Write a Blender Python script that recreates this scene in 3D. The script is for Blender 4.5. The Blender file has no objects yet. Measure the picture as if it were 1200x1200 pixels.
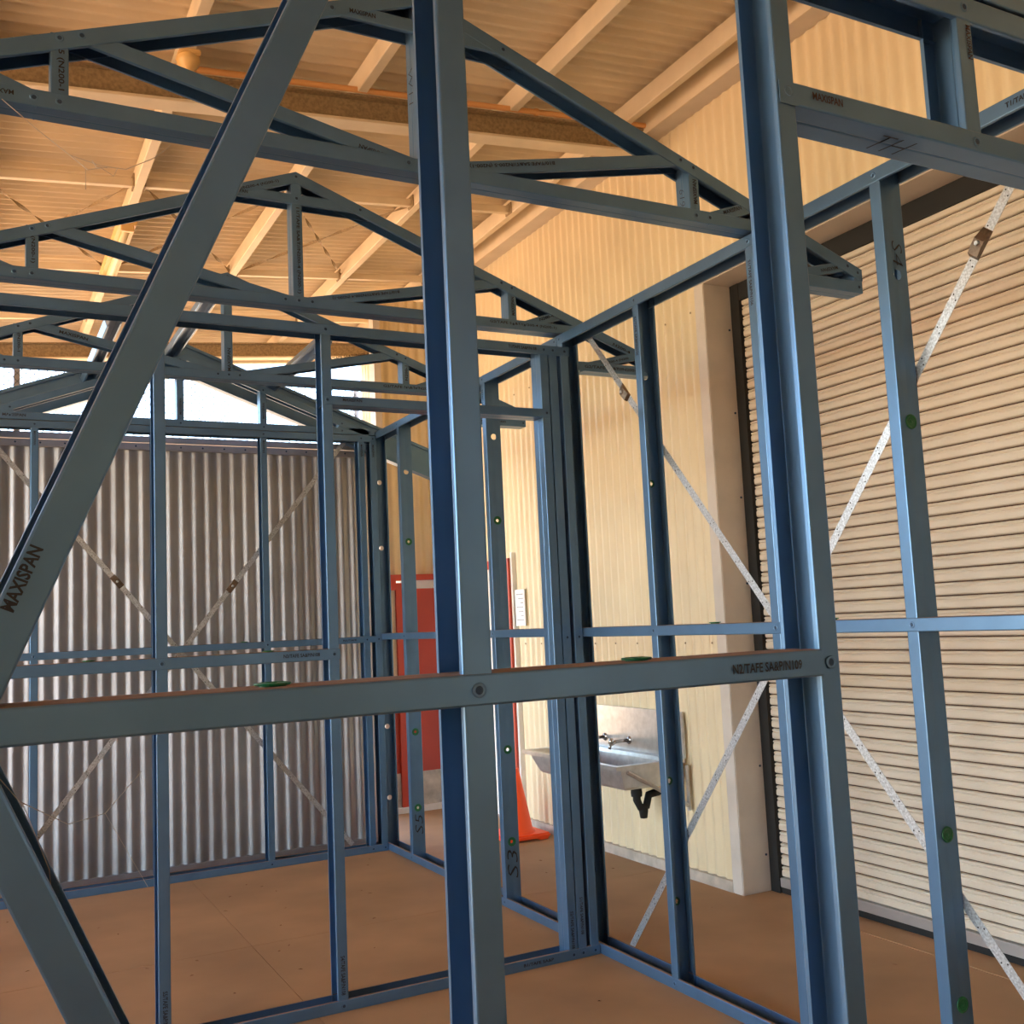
import bpy, bmesh, math, random
from mathutils import Vector, Matrix
random.seed(7)
SC = bpy.context.scene
COL = SC.collection

# ------------------------------------------------------------------ camera
YAW, PIT, ROL = math.radians(27.8795), math.radians(6.0739), math.radians(-2.6346)
fw = Vector((math.sin(YAW)*math.cos(PIT), math.cos(YAW)*math.cos(PIT), math.sin(PIT)))
rt = Vector((math.cos(YAW), -math.sin(YAW), 0)); up = rt.cross(fw)
r2 = rt*math.cos(ROL) + up*math.sin(ROL); u2 = -rt*math.sin(ROL) + up*math.cos(ROL)
cam_d = bpy.data.cameras.new('camera'); cam = bpy.data.objects.new('camera', cam_d); COL.objects.link(cam)
m3 = Matrix((r2, u2, -fw)).transposed()
cam.matrix_world = Matrix.Translation((0, 0, 1.41)) @ m3.to_4x4()
cam_d.sensor_width = 36; cam_d.lens = 1202.15/1200*36; cam_d.clip_start = 0.02; cam_d.clip_end = 500
SC.camera = cam

# ------------------------------------------------------------------ sky, sun, exposure
w = bpy.data.worlds.new('World'); SC.world = w; w.use_nodes = True
nt = w.node_tree; bg = nt.nodes['Background']
sky = nt.nodes.new('ShaderNodeTexSky'); sky.sky_type = 'NISHITA'
sky.sun_disc = False; sky.sun_elevation = math.radians(52); sky.sun_rotation = math.radians(258)
sky.air_density = 1.0; sky.dust_density = 0.5; sky.ozone_density = 1.0
nt.links.new(sky.outputs[0], bg.inputs[0]); bg.inputs[1].default_value = 0.46
sun_d = bpy.data.lights.new('sun', 'SUN'); sun_d.energy = 9.0; sun_d.angle = math.radians(0.6); sun_d.color = (1, 0.93, 0.82)
sun = bpy.data.objects.new('sun', sun_d); COL.objects.link(sun)
sun.rotation_euler = Vector((0.58, 0.12, -0.80)).to_track_quat('-Z', 'Y').to_euler()
VS = SC.view_settings
VS.view_transform = 'Standard'; VS.look = 'None'; VS.gamma = 1; VS.use_curve_mapping = False
VS.exposure = 1.7

# ------------------------------------------------------------------ materials
def _n(nt, t, **k):
    n = nt.nodes.new(t)
    for a, b in k.items(): setattr(n, a, b)
    return n
def mat(name, col, rough=0.5, metal=0.0, var=0.0, scale=20.0, bump=0.0, dust=None, stretch=None, spec=None, emit=None, emit_s=0):
    m = bpy.data.materials.new(name); m.use_nodes = True
    nt = m.node_tree; b = nt.nodes['Principled BSDF']
    b.inputs['Base Color'].default_value = (*col, 1); b.inputs['Roughness'].default_value = rough; b.inputs['Metallic'].default_value = metal
    if spec is not None: b.inputs['Specular IOR Level'].default_value = spec
    if emit:
        b.inputs['Emission Color'].default_value = (*emit, 1); b.inputs['Emission Strength'].default_value = emit_s
    last = None
    if var or bump or dust:
        tc = _n(nt, 'ShaderNodeTexCoord'); mp = _n(nt, 'ShaderNodeMapping'); nt.links.new(tc.outputs['Object'], mp.inputs[0])
        if stretch: mp.inputs['Scale'].default_value = stretch
        ns = _n(nt, 'ShaderNodeTexNoise'); ns.inputs['Scale'].default_value = scale; ns.inputs['Detail'].default_value = 6
        nt.links.new(mp.outputs[0], ns.inputs[0])
        rp = _n(nt, 'ShaderNodeValToRGB'); e = rp.color_ramp.elements
        e[0].position = 0.3; e[1].position = 0.7
        e[0].color = (*[c*(1-var) for c in col], 1); e[1].color = (*[min(1, c*(1+var)) for c in col], 1)
        nt.links.new(ns.outputs[0], rp.inputs[0]); last = rp.outputs[0]
        if bump:
            bp = _n(nt, 'ShaderNodeBump'); bp.inputs['Strength'].default_value = bump; bp.inputs['Distance'].default_value = 0.01
            nt.links.new(ns.outputs[0], bp.inputs['Height']); nt.links.new(bp.outputs[0], b.inputs['Normal'])
        if dust:
            ge = _n(nt, 'ShaderNodeNewGeometry'); sx = _n(nt, 'ShaderNodeSeparateXYZ'); nt.links.new(ge.outputs['Normal'], sx.inputs[0])
            mr = _n(nt, 'ShaderNodeMapRange'); mr.inputs[1].default_value = 0.75; mr.inputs[2].default_value = 0.95
            nt.links.new(sx.outputs['Z'], mr.inputs[0])
            ml = _n(nt, 'ShaderNodeMath', operation='MULTIPLY'); nt.links.new(mr.outputs[0], ml.inputs[0]); ml.inputs[1].default_value = 0.9
            mx = _n(nt, 'ShaderNodeMix', data_type='RGBA'); nt.links.new(ml.outputs[0], mx.inputs[0]); nt.links.new(last, mx.inputs[6])
            mx.inputs[7].default_value = (*dust, 1); last = mx.outputs[2]
            mm = _n(nt, 'ShaderNodeMath', operation='SUBTRACT'); mm.inputs[0].default_value = 1; nt.links.new(ml.outputs[0], mm.inputs[1])
            m2 = _n(nt, 'ShaderNodeMath', operation='MULTIPLY'); nt.links.new(mm.outputs[0], m2.inputs[0]); m2.inputs[1].default_value = metal
            nt.links.new(m2.outputs[0], b.inputs['Metallic'])
            mr2 = _n(nt, 'ShaderNodeMapRange'); mr2.inputs[3].default_value = rough; mr2.inputs[4].default_value = 0.95
            nt.links.new(ml.outputs[0], mr2.inputs[0]); nt.links.new(mr2.outputs[0], b.inputs['Roughness'])
        nt.links.new(last, b.inputs['Base Color'])
    return m
M = {}
DUST = (0.25, 0.135, 0.07)
M['steel'] = mat('blue_steel', (0.108, 0.210, 0.350), 0.34, 0.62, 0.08, 9, dust=DUST)
M['rivet'] = mat('rivet_steel', (0.02, 0.05, 0.10), 0.45, 0.4)
M['ink'] = mat('stencil_ink', (0.012, 0.012, 0.018), 0.6)
M['redink'] = mat('brown_stencil_ink', (0.05, 0.015, 0.012), 0.6)
M['galv'] = mat('galvanised_strap', (0.55, 0.58, 0.60), 0.38, 0.8, 0.35, 160)
M['tens'] = mat('tensioner_steel', (0.20, 0.15, 0.11), 0.35, 0.85, 0.3, 60)
M['green'] = mat('green_plastic', (0.0, 0.115, 0.035), 0.4, 0.0, 0.2, 40)
M['cream'] = mat('cream_cladding', (0.77, 0.64, 0.41), 0.42, 0.0, 0.05, 3)
M['rooft'] = mat('roof_sheet', (0.72, 0.60, 0.42), 0.5, 0.0, 0.10, 2.5)
M['purl'] = mat('purlin_paint', (0.74, 0.62, 0.44), 0.55, 0.0, 0.08, 5)
M['beam'] = mat('beam_shade_brown', (0.30, 0.215, 0.115), 0.75, 0.0, 0.25, 60)  # roof beam web shade put into the colour; small fittings share it
M['pipe'] = mat('orange_conduit', (0.72, 0.36, 0.13), 0.45)
M['zinc'] = mat('zinc_sheet', (0.33, 0.33, 0.345), 0.46, 0.78, 0.08, 6)
M['rail'] = mat('zinc_rail', (0.34, 0.34, 0.36), 0.45, 0.7, 0.1, 10)
M['wire'] = mat('mesh_wire', (0.10, 0.12, 0.13), 0.6, 0.0)
M['floor'] = mat('dusty_floor', (0.37, 0.205, 0.092), 0.75, 0.0, 0.20, 1.6, bump=0.05)
M['gap'] = mat('floor_gap', (0.10, 0.05, 0.03), 0.9)
M['ground'] = mat('red_dirt', (0.58, 0.34, 0.17), 0.95, 0.0, 0.2, 0.6)
M['trim'] = mat('jamb_flashing', (0.62, 0.55, 0.47), 0.45, 0.0, 0.08, 6)
M['sill'] = mat('dirty_sill', (0.50, 0.42, 0.33), 0.7, 0.0, 0.2, 14)
M['black'] = mat('black_rubber', (0.012, 0.011, 0.010), 0.8)
M['slat'] = mat('roller_slat', (0.66, 0.57, 0.45), 0.42, 0.0, 0.05, 3)
M['seam'] = mat('dark_slat_seam', (0.10, 0.05, 0.03), 0.8)
M['alu'] = mat('aluminium_rail', (0.62, 0.62, 0.62), 0.35, 0.8)
M['red'] = mat('red_door_paint', (0.47, 0.045, 0.018), 0.4, 0.0, 0.06, 3)
M['kick'] = mat('scuffed_kick_plate', (0.50, 0.47, 0.40), 0.5, 0.2, 0.25, 12)
M['white'] = mat('white_paint', (0.78, 0.75, 0.70), 0.55, 0.0, 0.06, 8)
M['cone'] = mat('orange_cone_rubber', (0.95, 0.085, 0.010), 0.45)
M['stain'] = mat('stainless', (0.56, 0.55, 0.54), 0.32, 0.75, 0.12, 25)
M['chrome'] = mat('tap_chrome', (0.45, 0.42, 0.38), 0.25, 0.9)
M['paper'] = mat('paper', (0.80, 0.80, 0.80), 0.7)
M['yell'] = mat('yellowed_plastic', (0.78, 0.50, 0.19), 0.4)
M['diff'] = mat('lamp_diffuser', (0.85, 0.70, 0.42), 0.3)
M['web'] = mat('cobweb', (0.55, 0.50, 0.44), 0.9)
M['leaf'] = mat('dry_leaf', (0.25, 0.12, 0.05), 0.9)

# ------------------------------------------------------------------ helpers
def tag(o, label=None, cat=None, group=None, kind=None):
    if label: o['label'] = label
    if cat: o['category'] = cat
    if group: o['group'] = group
    if kind: o['kind'] = kind
    return o
def thing(name, loc, label, cat, group=None):
    o = bpy.data.objects.new(name, None); o.empty_display_size = 0.1; o.location = loc; COL.objects.link(o)
    return tag(o, label, cat, group)
def org(parent):
    v = Vector((0, 0, 0))
    while parent: v = v + parent.location; parent = parent.parent
    return v
def obj_from_bm(name, bm, m, parent=None, smooth=False, recalc=True):
    if recalc: bmesh.ops.recalc_face_normals(bm, faces=bm.faces)
    me = bpy.data.meshes.new(name)
    bm.to_mesh(me); bm.free()
    if parent is not None:
        me.transform(Matrix.Translation(-org(parent)))
    ms = m if isinstance(m, (list, tuple)) else [m]
    for q in ms: me.materials.append(M[q])
    if smooth:
        for p in me.polygons: p.use_smooth = True
    o = bpy.data.objects.new(name, me); COL.objects.link(o)
    if parent is not None: o.parent = parent
    return o
def box_bm(bm, lo, hi, mi=0):
    x0, y0, z0 = lo; x1, y1, z1 = hi
    vs = [bm.verts.new(p) for p in ((x0,y0,z0),(x1,y0,z0),(x1,y1,z0),(x0,y1,z0),(x0,y0,z1),(x1,y0,z1),(x1,y1,z1),(x0,y1,z1))]
    for f in ((3,2,1,0),(4,5,6,7),(0,1,5,4),(1,2,6,5),(2,3,7,6),(3,0,4,7)):
        fc = bm.faces.new([vs[i] for i in f]); fc.material_index = mi
def box(name, lo, hi, m, parent=None, bev=0.0):
    bm = bmesh.new(); box_bm(bm, lo, hi)
    if bev: bmesh.ops.bevel(bm, geom=bm.edges[:], offset=bev, segments=2, affect='EDGES')
    return obj_from_bm(name, bm, m, parent)
def tube_bm(bm, pts, r, n=8, cap=True, mi=0):
    pts = [Vector(p) for p in pts]; rings = []
    for i, p in enumerate(pts):
        d = (pts[min(i+1, len(pts)-1)] - pts[max(i-1, 0)]).normalized()
        a = d.orthogonal().normalized() if i == 0 else (rings_a - d*rings_a.dot(d)).normalized()
        rings_a = a; b = d.cross(a)
        rr = r[i] if isinstance(r, (list, tuple)) else r
        rings.append([bm.verts.new(p + (a*math.cos(t) + b*math.sin(t))*rr) for t in [2*math.pi*k/n for k in range(n)]])
    for i in range(len(rings)-1):
        for k in range(n):
            f = bm.faces.new((rings[i][k], rings[i][(k+1) % n], rings[i+1][(k+1) % n], rings[i+1][k])); f.material_index = mi
    if cap:
        bm.faces.new(rings[0][::-1]).material_index = mi; bm.faces.new(rings[-1]).material_index = mi
def tube(name, pts, r, m, parent=None, n=8, smooth=True):
    bm = bmesh.new(); tube_bm(bm, pts, r, n)
    return obj_from_bm(name, bm, m, parent, smooth)
def lathe_bm(bm, prof, c, ax, n=16, mi=None):
    ax = Vector(ax).normalized(); a = ax.orthogonal().normalized(); b = ax.cross(a); c = Vector(c); rings = []
    for r, h in prof:
        if r < 1e-6: rings.append([bm.verts.new(c + ax*h)])
        else: rings.append([bm.verts.new(c + ax*h + (a*math.cos(2*math.pi*k/n) + b*math.sin(2*math.pi*k/n))*r) for k in range(n)])
    for i in range(len(rings)-1):
        A, B = rings[i], rings[i+1]
        for k in range(n):
            k2 = (k+1) % n
            if len(A) == 1 and len(B) == 1: continue
            if len(A) == 1: f = bm.faces.new((A[0], B[k2], B[k]))
            elif len(B) == 1: f = bm.faces.new((A[k], A[k2], B[0]))
            else: f = bm.faces.new((A[k], A[k2], B[k2], B[k]))
            if mi: f.material_index = mi[i]

# C section: sheet profile extruded p0->p1, A = depth axis, B = from the web towards the open side
def cee(name, parent, p0, p1, A, B, D=0.085, W=0.041, lip=0.010, holes=(), hr=0.016, m='steel', t=0.0016, cut0=None, cut1=None, rib=True, notch=()):
    p0, p1, A, B = Vector(p0), Vector(p1), Vector(A).normalized(), Vector(B).normalized()
    L = (p1-p0).length; u = (p1-p0)/L
    r = 0.003; s = 0.020
    rb = 0.0012 if rib else 0
    # profile from first lip to last lip, (a, b)
    pre = [(lip, W), (r, W), (r*0.3, W-r*0.3), (0, W-r), (0, r), (r*0.3, r*0.3), (r, 0)]
    web = [(D/2-s, 0), (D/2, rb), (D/2+s, 0)] if (holes or rib) else []
    if rib and not holes: web = [(D/2-0.004, 0), (D/2, rb), (D/2+0.004, 0)]
    post = [(D-a, b) for a, b in pre[::-1]]
    prof = pre + web + post
    us = {0.0, L}
    for h in holes: us.add(h-s); us.add(h+s)
    us = sorted(us)
    bm = bmesh.new(); rows = []
    for q in us:
        row = []
        for a, b in prof:
            row.append(bm.verts.new(p0 + u*q + A*a + B*b))
        rows.append(row)
    wi = len(pre)
    for i in range(len(us)-1):
        mid = (us[i]+us[i+1])/2; ish = any(abs(mid-h) < 1e-4 for h in holes)
        for j in range(len(prof)-1):
            if ish and wi <= j < wi+2: continue
            bm.faces.new((rows[i][j], rows[i][j+1], rows[i+1][j+1], rows[i+1][j]))
        if ish:
            N = 16; cpt = p0 + u*mid + A*(D/2)
            circ = [bm.verts.new(cpt + A*(hr*math.cos(2*math.pi*k/N)) + u*(hr*math.sin(2*math.pi*k/N))) for k in range(N)]
            c00, c01, c02 = rows[i][wi], rows[i][wi+1], rows[i][wi+2]
            c10, c11, c12 = rows[i+1][wi], rows[i+1][wi+1], rows[i+1][wi+2]
            outer = {2: c12, 4: c11, 6: c10, 10: c00, 12: c01, 14: c02}
            # extra points on the straight sides at k=0 and k=8
            keys = [2, 4, 6, 10, 12, 14]
            for a_, b_ in zip(keys, keys[1:] + [18]):
                vs = [circ[k % N] for k in range(a_, b_+1)]
                bm.faces.new([outer[a_]] + vs + [outer[b_ % N]])
    for v in bm.verts: pass
    for cut, end in ((cut0, 0), (cut1, 1)):
        if cut is None: continue
        ax, val = cut
        nv = Vector([1.0 if i == ax else 0.0 for i in range(3)]) if isinstance(ax, int) else Vector(ax)
        for v in (rows[0] if end == 0 else rows[-1]):
            v.co += u*((val - nv.dot(v.co))/nv.dot(u))
    bmesh.ops.recalc_face_normals(bm, faces=bm.faces)
    bmesh.ops.solidify(bm, geom=bm.faces[:], thickness=t)
    return obj_from_bm(name, bm, m, parent)

_rm = {}
def rivet(parent, c, nrm, r=0.0100):
    key = tuple(round(x, 2) for x in nrm)
    if key not in _rm:
        bm = bmesh.new()
        lathe_bm(bm, [(r, 0), (r*0.86, 0.0012), (r*0.66, 0.0012), (r*0.55, 0.0003), (r*0.25, 0.0002), (0, 0.0006)], (0, 0, 0), nrm, 14, [0, 0, 0, 1, 1])
        bmesh.ops.recalc_face_normals(bm, faces=bm.faces)
        me = bpy.data.meshes.new('rivet'); bm.to_mesh(me); bm.free()
        me.materials.append(M['steel']); me.materials.append(M['rivet'])
        for p in me.polygons: p.use_smooth = True
        _rm[key] = me
    o = bpy.data.objects.new('rivet', _rm[key]); COL.objects.link(o); o.parent = parent
    o.location = Vector(c) - org(parent)
    return o
_gm = {}
def grommet(parent, c, nrm, filled=False):
    key = (tuple(round(x, 2) for x in nrm), filled)
    if key not in _gm:
        bm = bmesh.new(); ri = 0.006 if filled else 0.0085
        pr = [(0.0165, -0.004), (0.0165, 0.0), (0.0215, 0.0), (0.0222, 0.0015), (0.0215, 0.003), (0.017, 0.0035), (0.015, 0.002), (ri+0.002, 0.002), (ri, 0.0), (ri, -0.004)]
        if filled: pr = pr[:8] + [(0.007, 0.0012), (0, 0.003)]
        lathe_bm(bm, pr, (0, 0, 0), nrm, 18)
        ax = Vector(nrm).normalized(); a = ax.orthogonal().normalized(); b = ax.cross(a)
        for k in range(5):                      # inner flaps
            t = 2*math.pi*k/5
            d = a*math.cos(t) + b*math.sin(t); e = ax.cross(d)
            ps = [d*0.016 + e*0.0022 + ax*0.0028, d*0.016 - e*0.0022 + ax*0.0028, d*(0.004) + ax*0.0012]
            if not filled: bm.faces.new([bm.verts.new(p) for p in ps])
        me = bpy.data.meshes.new('grommet'); bm.to_mesh(me); bm.free(); me.materials.append(M['green'])
        _gm[key] = me
    o = bpy.data.objects.new('grommet', _gm[key]); COL.objects.link(o); o.parent = parent
    o.location = Vector(c) - org(parent); o['label'] = 'green plastic service hole grommet'
    return o
_tm = {}
def text(s, parent, c, right, upv, length, height, m='ink', name='lettering', bold=0.0, shear=0.0, off=0.0010):
    right = Vector(right).normalized(); upv = Vector(upv).normalized()
    if (s, bold, shear) not in _tm:
        cu = bpy.data.curves.new('t', 'FONT'); cu.body = s; cu.offset = bold; cu.shear = shear; cu.resolution_u = 2
        cu.align_x = 'CENTER'; cu.align_y = 'CENTER'
        to = bpy.data.objects.new('t', cu); COL.objects.link(to)
        dg = bpy.context.evaluated_depsgraph_get(); me = bpy.data.meshes.new_from_object(to.evaluated_get(dg))
        bpy.data.objects.remove(to); bpy.data.curves.remove(cu)
        xs = [v.co.x for v in me.vertices]; ys = [v.co.y for v in me.vertices]
        cx, cy = (min(xs)+max(xs))/2, (min(ys)+max(ys))/2
        sx, sy = 1/(max(xs)-min(xs)), 1/(max(ys)-min(ys))
        for v in me.vertices: v.co = ((v.co.x-cx)*sx, (v.co.y-cy)*sy, 0)
        _tm[(s, bold, shear)] = me
    me = _tm[(s, bold, shear)].copy(); me.name = name
    nrm = right.cross(upv)
    o_ = org(parent)
    for v in me.vertices:
        v.co = Vector(c) - o_ + right*(v.co.x*length) + upv*(v.co.y*height) + nrm*off
    me.materials.clear(); me.materials.append(M[m])
    o = bpy.data.objects.new(name, me); COL.objects.link(o); o.parent = parent
    return o
X_, Y_, Z_ = Vector((1,0,0)), Vector((0,1,0)), Vector((0,0,1))

# ================================================================== SETTING
# floor: slab panels with thin joints
base = box('floor', (-5.0, -4.0, -0.03), (3.62, 9.7, -0.006), 'gap'); tag(base, 'dusty brown concrete floor slab in panels', 'floor', kind='structure')
xs = [-5.0, -1.4, 1.137, 3.62]; ys = [-4.0, -0.4, 2.2, 4.86, 7.6, 9.7]
for i in range(len(xs)-1):
    for j in range(len(ys)-1):
        box('floor_panel', (xs[i]+0.0012, ys[j]+0.0012, -0.006), (xs[i+1]-0.0012, ys[j+1]-0.0012, 0.0), 'floor', base)
g = box('ground', (-40, -40, -0.3), (40, 60, -0.031), 'ground'); tag(g, 'red dirt ground outside the open side of the shed', 'ground', kind='structure')

# corrugated sheet: wave along axis s, extruded along axis e
def corr(bm, origin, S, E_, N, ls, le, pitch=0.076, amp=0.008, seg=8, rows=1, phase=0.0):
    origin, S, E_, N = Vector(origin), Vector(S), Vector(E_), Vector(N)
    n = max(2, int(round(ls/pitch*seg))); grid = []
    for r_ in range(rows+1):
        grid.append([bm.verts.new(origin + S*(ls*k/n) + E_*(le*r_/rows) + N*(amp*math.sin(2*math.pi*(ls*k/n)/pitch + phase))) for k in range(n+1)])
    for r_ in range(rows):
        for k in range(n):
            bm.faces.new((grid[r_][k], grid[r_][k+1], grid[r_+1][k+1], grid[r_+1][k]))
bm = bmesh.new()
corr(bm, (3.43, 4.208, 0.03), (0,1,0), (0,0,1), (-1,0,0), 5.396, 3.11)
corr(bm, (3.43, -4.0, 3.14), (0,1,0), (0,0,1), (-1,0,0), 13.604, 1.02)
wr = obj_from_bm('wall_right', bm, 'cream', smooth=True, recalc=False); tag(wr, 'cream corrugated metal cladding of the long shed wall', 'wall', kind='structure')
pl = box('baseboard_right', (3.405, 4.245, 0.0), (3.46, 6.47, 0.055), 'sill'); tag(pl, 'low white sill under the cream cladding', 'baseboard', kind='structure')
for k in range(15):
    bm = bmesh.new(); lathe_bm(bm, [(0.0055, 0), (0.0055, 0.003), (0, 0.004)], (3.4205, 4.30+0.152*k*1.5, 3.02), (-1, 0, 0), 6); obj_from_bm('screw', bm, 'beam', wr)
    bm = bmesh.new(); lathe_bm(bm, [(0.0055, 0), (0.0055, 0.003), (0, 0.004)], (3.4205, 4.30+0.152*k*1.5, 1.25), (-1, 0, 0), 6); obj_from_bm('screw', bm, 'beam', wr)

# roller door opening: jamb + head flashing
bm = bmesh.new()
box_bm(bm, (3.405, 4.165, 0.0), (3.59, 4.245, 3.14)); bmesh.ops.bevel(bm, geom=bm.edges[:], offset=0.004, segments=2, affect='EDGES')
t1 = obj_from_bm('trim_1', bm, 'trim'); tag(t1, 'scuffed cream jamb beside the roller door', 'door jamb', kind='structure')
for z in (0.18, 0.62, 1.05, 1.55, 2.0, 2.45, 2.9):
    bm = bmesh.new(); lathe_bm(bm, [(0.006, 0), (0.006, 0.003), (0, 0.005)], (3.565, 4.165, z), (0, -1, 0), 8); obj_from_bm('screw', bm, 'rivet', t1)
t2 = box('trim_2', (3.405, -4.0, 3.14), (3.60, 4.245, 3.22), 'trim', bev=0.004); tag(t2, 'cream head flashing above the roller door', 'door head', kind='structure')
# roller door curtain
dr = box('door_1', (3.584, 4.10, 0.0), (3.66, 4.165, 3.14), 'black'); tag(dr, 'cream ribbed roller door with a black side seal', 'roller door', kind='structure')
box('head_seal', (3.588, -3.9, 3.045), (3.65, 4.10, 3.14), 'black', dr)
box('bottom_seal', (3.596, -3.9, 0.0), (3.63, 4.10, 0.030), 'black', dr)
box('bottom_rail', (3.588, -3.9, 0.030), (3.622, 4.10, 0.075), 'alu', dr, bev=0.003)
PIT_S = 0.0566
prof = [(0.0, 0.012), (0.002, 0.005), (0.007, 0.0005), (0.014, 0.0), (0.026, 0.0), (0.033, 0.003), (0.0355, 0.0075), (0.0375, 0.0075), (0.040, 0.003), (0.044, 0.0015), (0.049, 0.004), (0.0515, 0.012)]
bm = bmesh.new(); rows = []
for yy in (-3.9, 4.098):
    rows.append([bm.verts.new((3.603+d, yy, z)) for z, d in prof] + [bm.verts.new((3.62, yy, 0.0515)), bm.verts.new((3.62, yy, 0.0))])
nP = len(rows[0])
for k in range(nP): bm.faces.new((rows[0][k], rows[0][(k+1) % nP], rows[1][(k+1) % nP], rows[1][k]))
bm.faces.new(rows[0]); bm.faces.new(rows[1])
bmesh.ops.recalc_face_normals(bm, faces=bm.faces)
sm = bpy.data.meshes.new('slat'); bm.to_mesh(sm); bm.free(); sm.materials.append(M['slat'])
k = 0; z = 0.077
box('curtain_backing', (3.6205, -3.9, 0.03), (3.64, 4.10, 3.10), 'seam', dr)
while z < 3.05:
    o = bpy.data.objects.new('slat', sm); o.location = (0, 0, z); COL.objects.link(o); o.parent = dr; z += PIT_S
tr = box('trim_3', (3.43, -3.5, 0.0), (3.45, 3.75, 0.003), 'floor'); tag(tr, 'raised lip line in the floor along the roller door', 'floor strip', kind='structure')

# end wall with red door, and side wall red door
bm = bmesh.new()
corr(bm, (2.84, 7.56, 1.81), (1,0,0), (0,0,1), (0,-1,0), 0.60, 2.24)
we = obj_from_bm('wall_end', bm, 'cream', smooth=True, recalc=False); tag(we, 'cream corrugated end wall around the red door', 'wall', kind='structure')
box('corner_post', (2.785, 7.47, 0.0), (2.84, 7.57, 4.02), 'trim', we)
d2 = box('door_2', (2.905, 7.47, 0.0), (2.965, 7.56, 1.745), 'red'); tag(d2, 'red door and frame in the end wall', 'door', kind='structure')
box('door_head', (2.84, 7.46, 1.765), (3.44, 7.56, 1.81), 'red', d2)
box('door_head', (2.84, 7.462, 1.69), (2.905, 7.56, 1.765), 'red', d2)
box('transom_strip', (2.965, 7.50, 1.70), (3.44, 7.54, 1.765), 'white', d2)
box('door_leaf', (2.967, 7.50, 0.295), (3.44, 7.54, 1.70), 'red', d2)
box('kick_plate', (2.967, 7.495, 0.045), (3.44, 7.54, 0.295), 'kick', d2)
box('side_panel', (2.84, 7.50, 0.95), (2.905, 7.54, 1.69), 'cream', d2)
box('side_panel', (2.84, 7.50, 0.295), (2.905, 7.54, 0.95), 'red', d2)
box('kick_plate', (2.84, 7.495, 0.045), (2.905, 7.54, 0.295), 'kick', d2)
box('door_sill', (2.84, 7.46, 0.0), (3.44, 7.56, 0.045), 'white', d2, bev=0.004)
d3 = box('door_3', (3.385, 6.500, 0.0), (3.45, 6.585, 1.86), 'red'); tag(d3, 'red framed side door beside the paper notice', 'door', kind='structure')
box('door_leaf', (3.41, 6.585, 0.02), (3.445, 7.38, 1.80), 'white', d3)
box('door_head', (3.385, 6.585, 1.80), (3.45, 7.43, 1.86), 'red', d3)
box('door_jamb', (3.385, 7.38, 0.0), (3.45, 7.43, 1.80), 'red', d3)
box('cover_strip', (3.402, 6.472, 0.0), (3.44, 6.498, 1.90), 'white', d3)

# back screen: zinc corrugated + chain link above
bm = bmesh.new(); corr(bm, (-5.0, 6.66, 0.03), (1,0,0), (0,0,1), (0,-1,0), 7.42, 2.56, pitch=0.080, amp=0.0085, seg=10)
wb = obj_from_bm('wall_back', bm, 'zinc', smooth=True, recalc=False); tag(wb, 'grey zinc corrugated screen behind the end wall frame', 'wall', kind='structure')
box('top_rail', (-5.0, 6.630, 2.575), (2.42, 6.650, 2.618), 'rail', wb, bev=0.003)
box('top_rail', (-5.0, 6.622, 2.621), (2.42, 6.668, 2.660), 'rail', wb, bev=0.003)
for k in range(26):
    bm = bmesh.new(); lathe_bm(bm, [(0.006, 0), (0.006, 0.003), (0, 0.004)], (-1.0+0.135*k, 6.630, 2.597), (0, -1, 0), 6); obj_from_bm('screw', bm, 'rivet', wb)
box('bottom_rail', (-3.2, 6.64, 0.0), (2.42, 6.68, 0.03), 'rail', wb)
bm = bmesh.new(); x0, x1, z0, z1 = -2.5, 3.40, 2.60, 3.86; pd = 0.068
def wire_line(xa, za, sl):
    pts = []
    for (x, z) in ((x0, za+sl*(x0-xa)), (x1, za+sl*(x1-xa))):
        pts.append((x, z))
    (xa_, za_), (xb_, zb_) = pts
    t0, t1 = 0.0, 1.0; dz = zb_-za_
    ta, tb = (z0-za_)/dz, (z1-za_)/dz
    t0 = max(t0, min(ta, tb)); t1 = min(t1, max(ta, tb))
    if t1-t0 < 1e-3: return
    p = lambda t: (xa_+(xb_-xa_)*t, 9.66 + (0.0018 if sl > 0 else -0.0018), za_+dz*t)
    tube_bm(bm, [p(t0), p(t1)], 0.0036, 4, False)
k = -2.0
while k < 7.5:
    wire_line(x0+k, z0, 1.05); wire_line(x0+k, z0, -1.05); k += pd
wk = box('wall_mesh', (-2.5, 9.64, 2.55), (3.42, 9.70, 2.60), 'rail'); tag(wk, 'chain link mesh panel under the far edge of the shed roof', 'mesh screen', kind='structure')
for xp in (-2.5, 0.3, 3.38): box('mesh_post', (xp, 9.67, -0.03), (xp+0.05, 9.72, 3.84), 'rail', wk)
ml = obj_from_bm('chain_link_mesh', bm, 'wire', wk); ml['kind'] = 'stuff'

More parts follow.
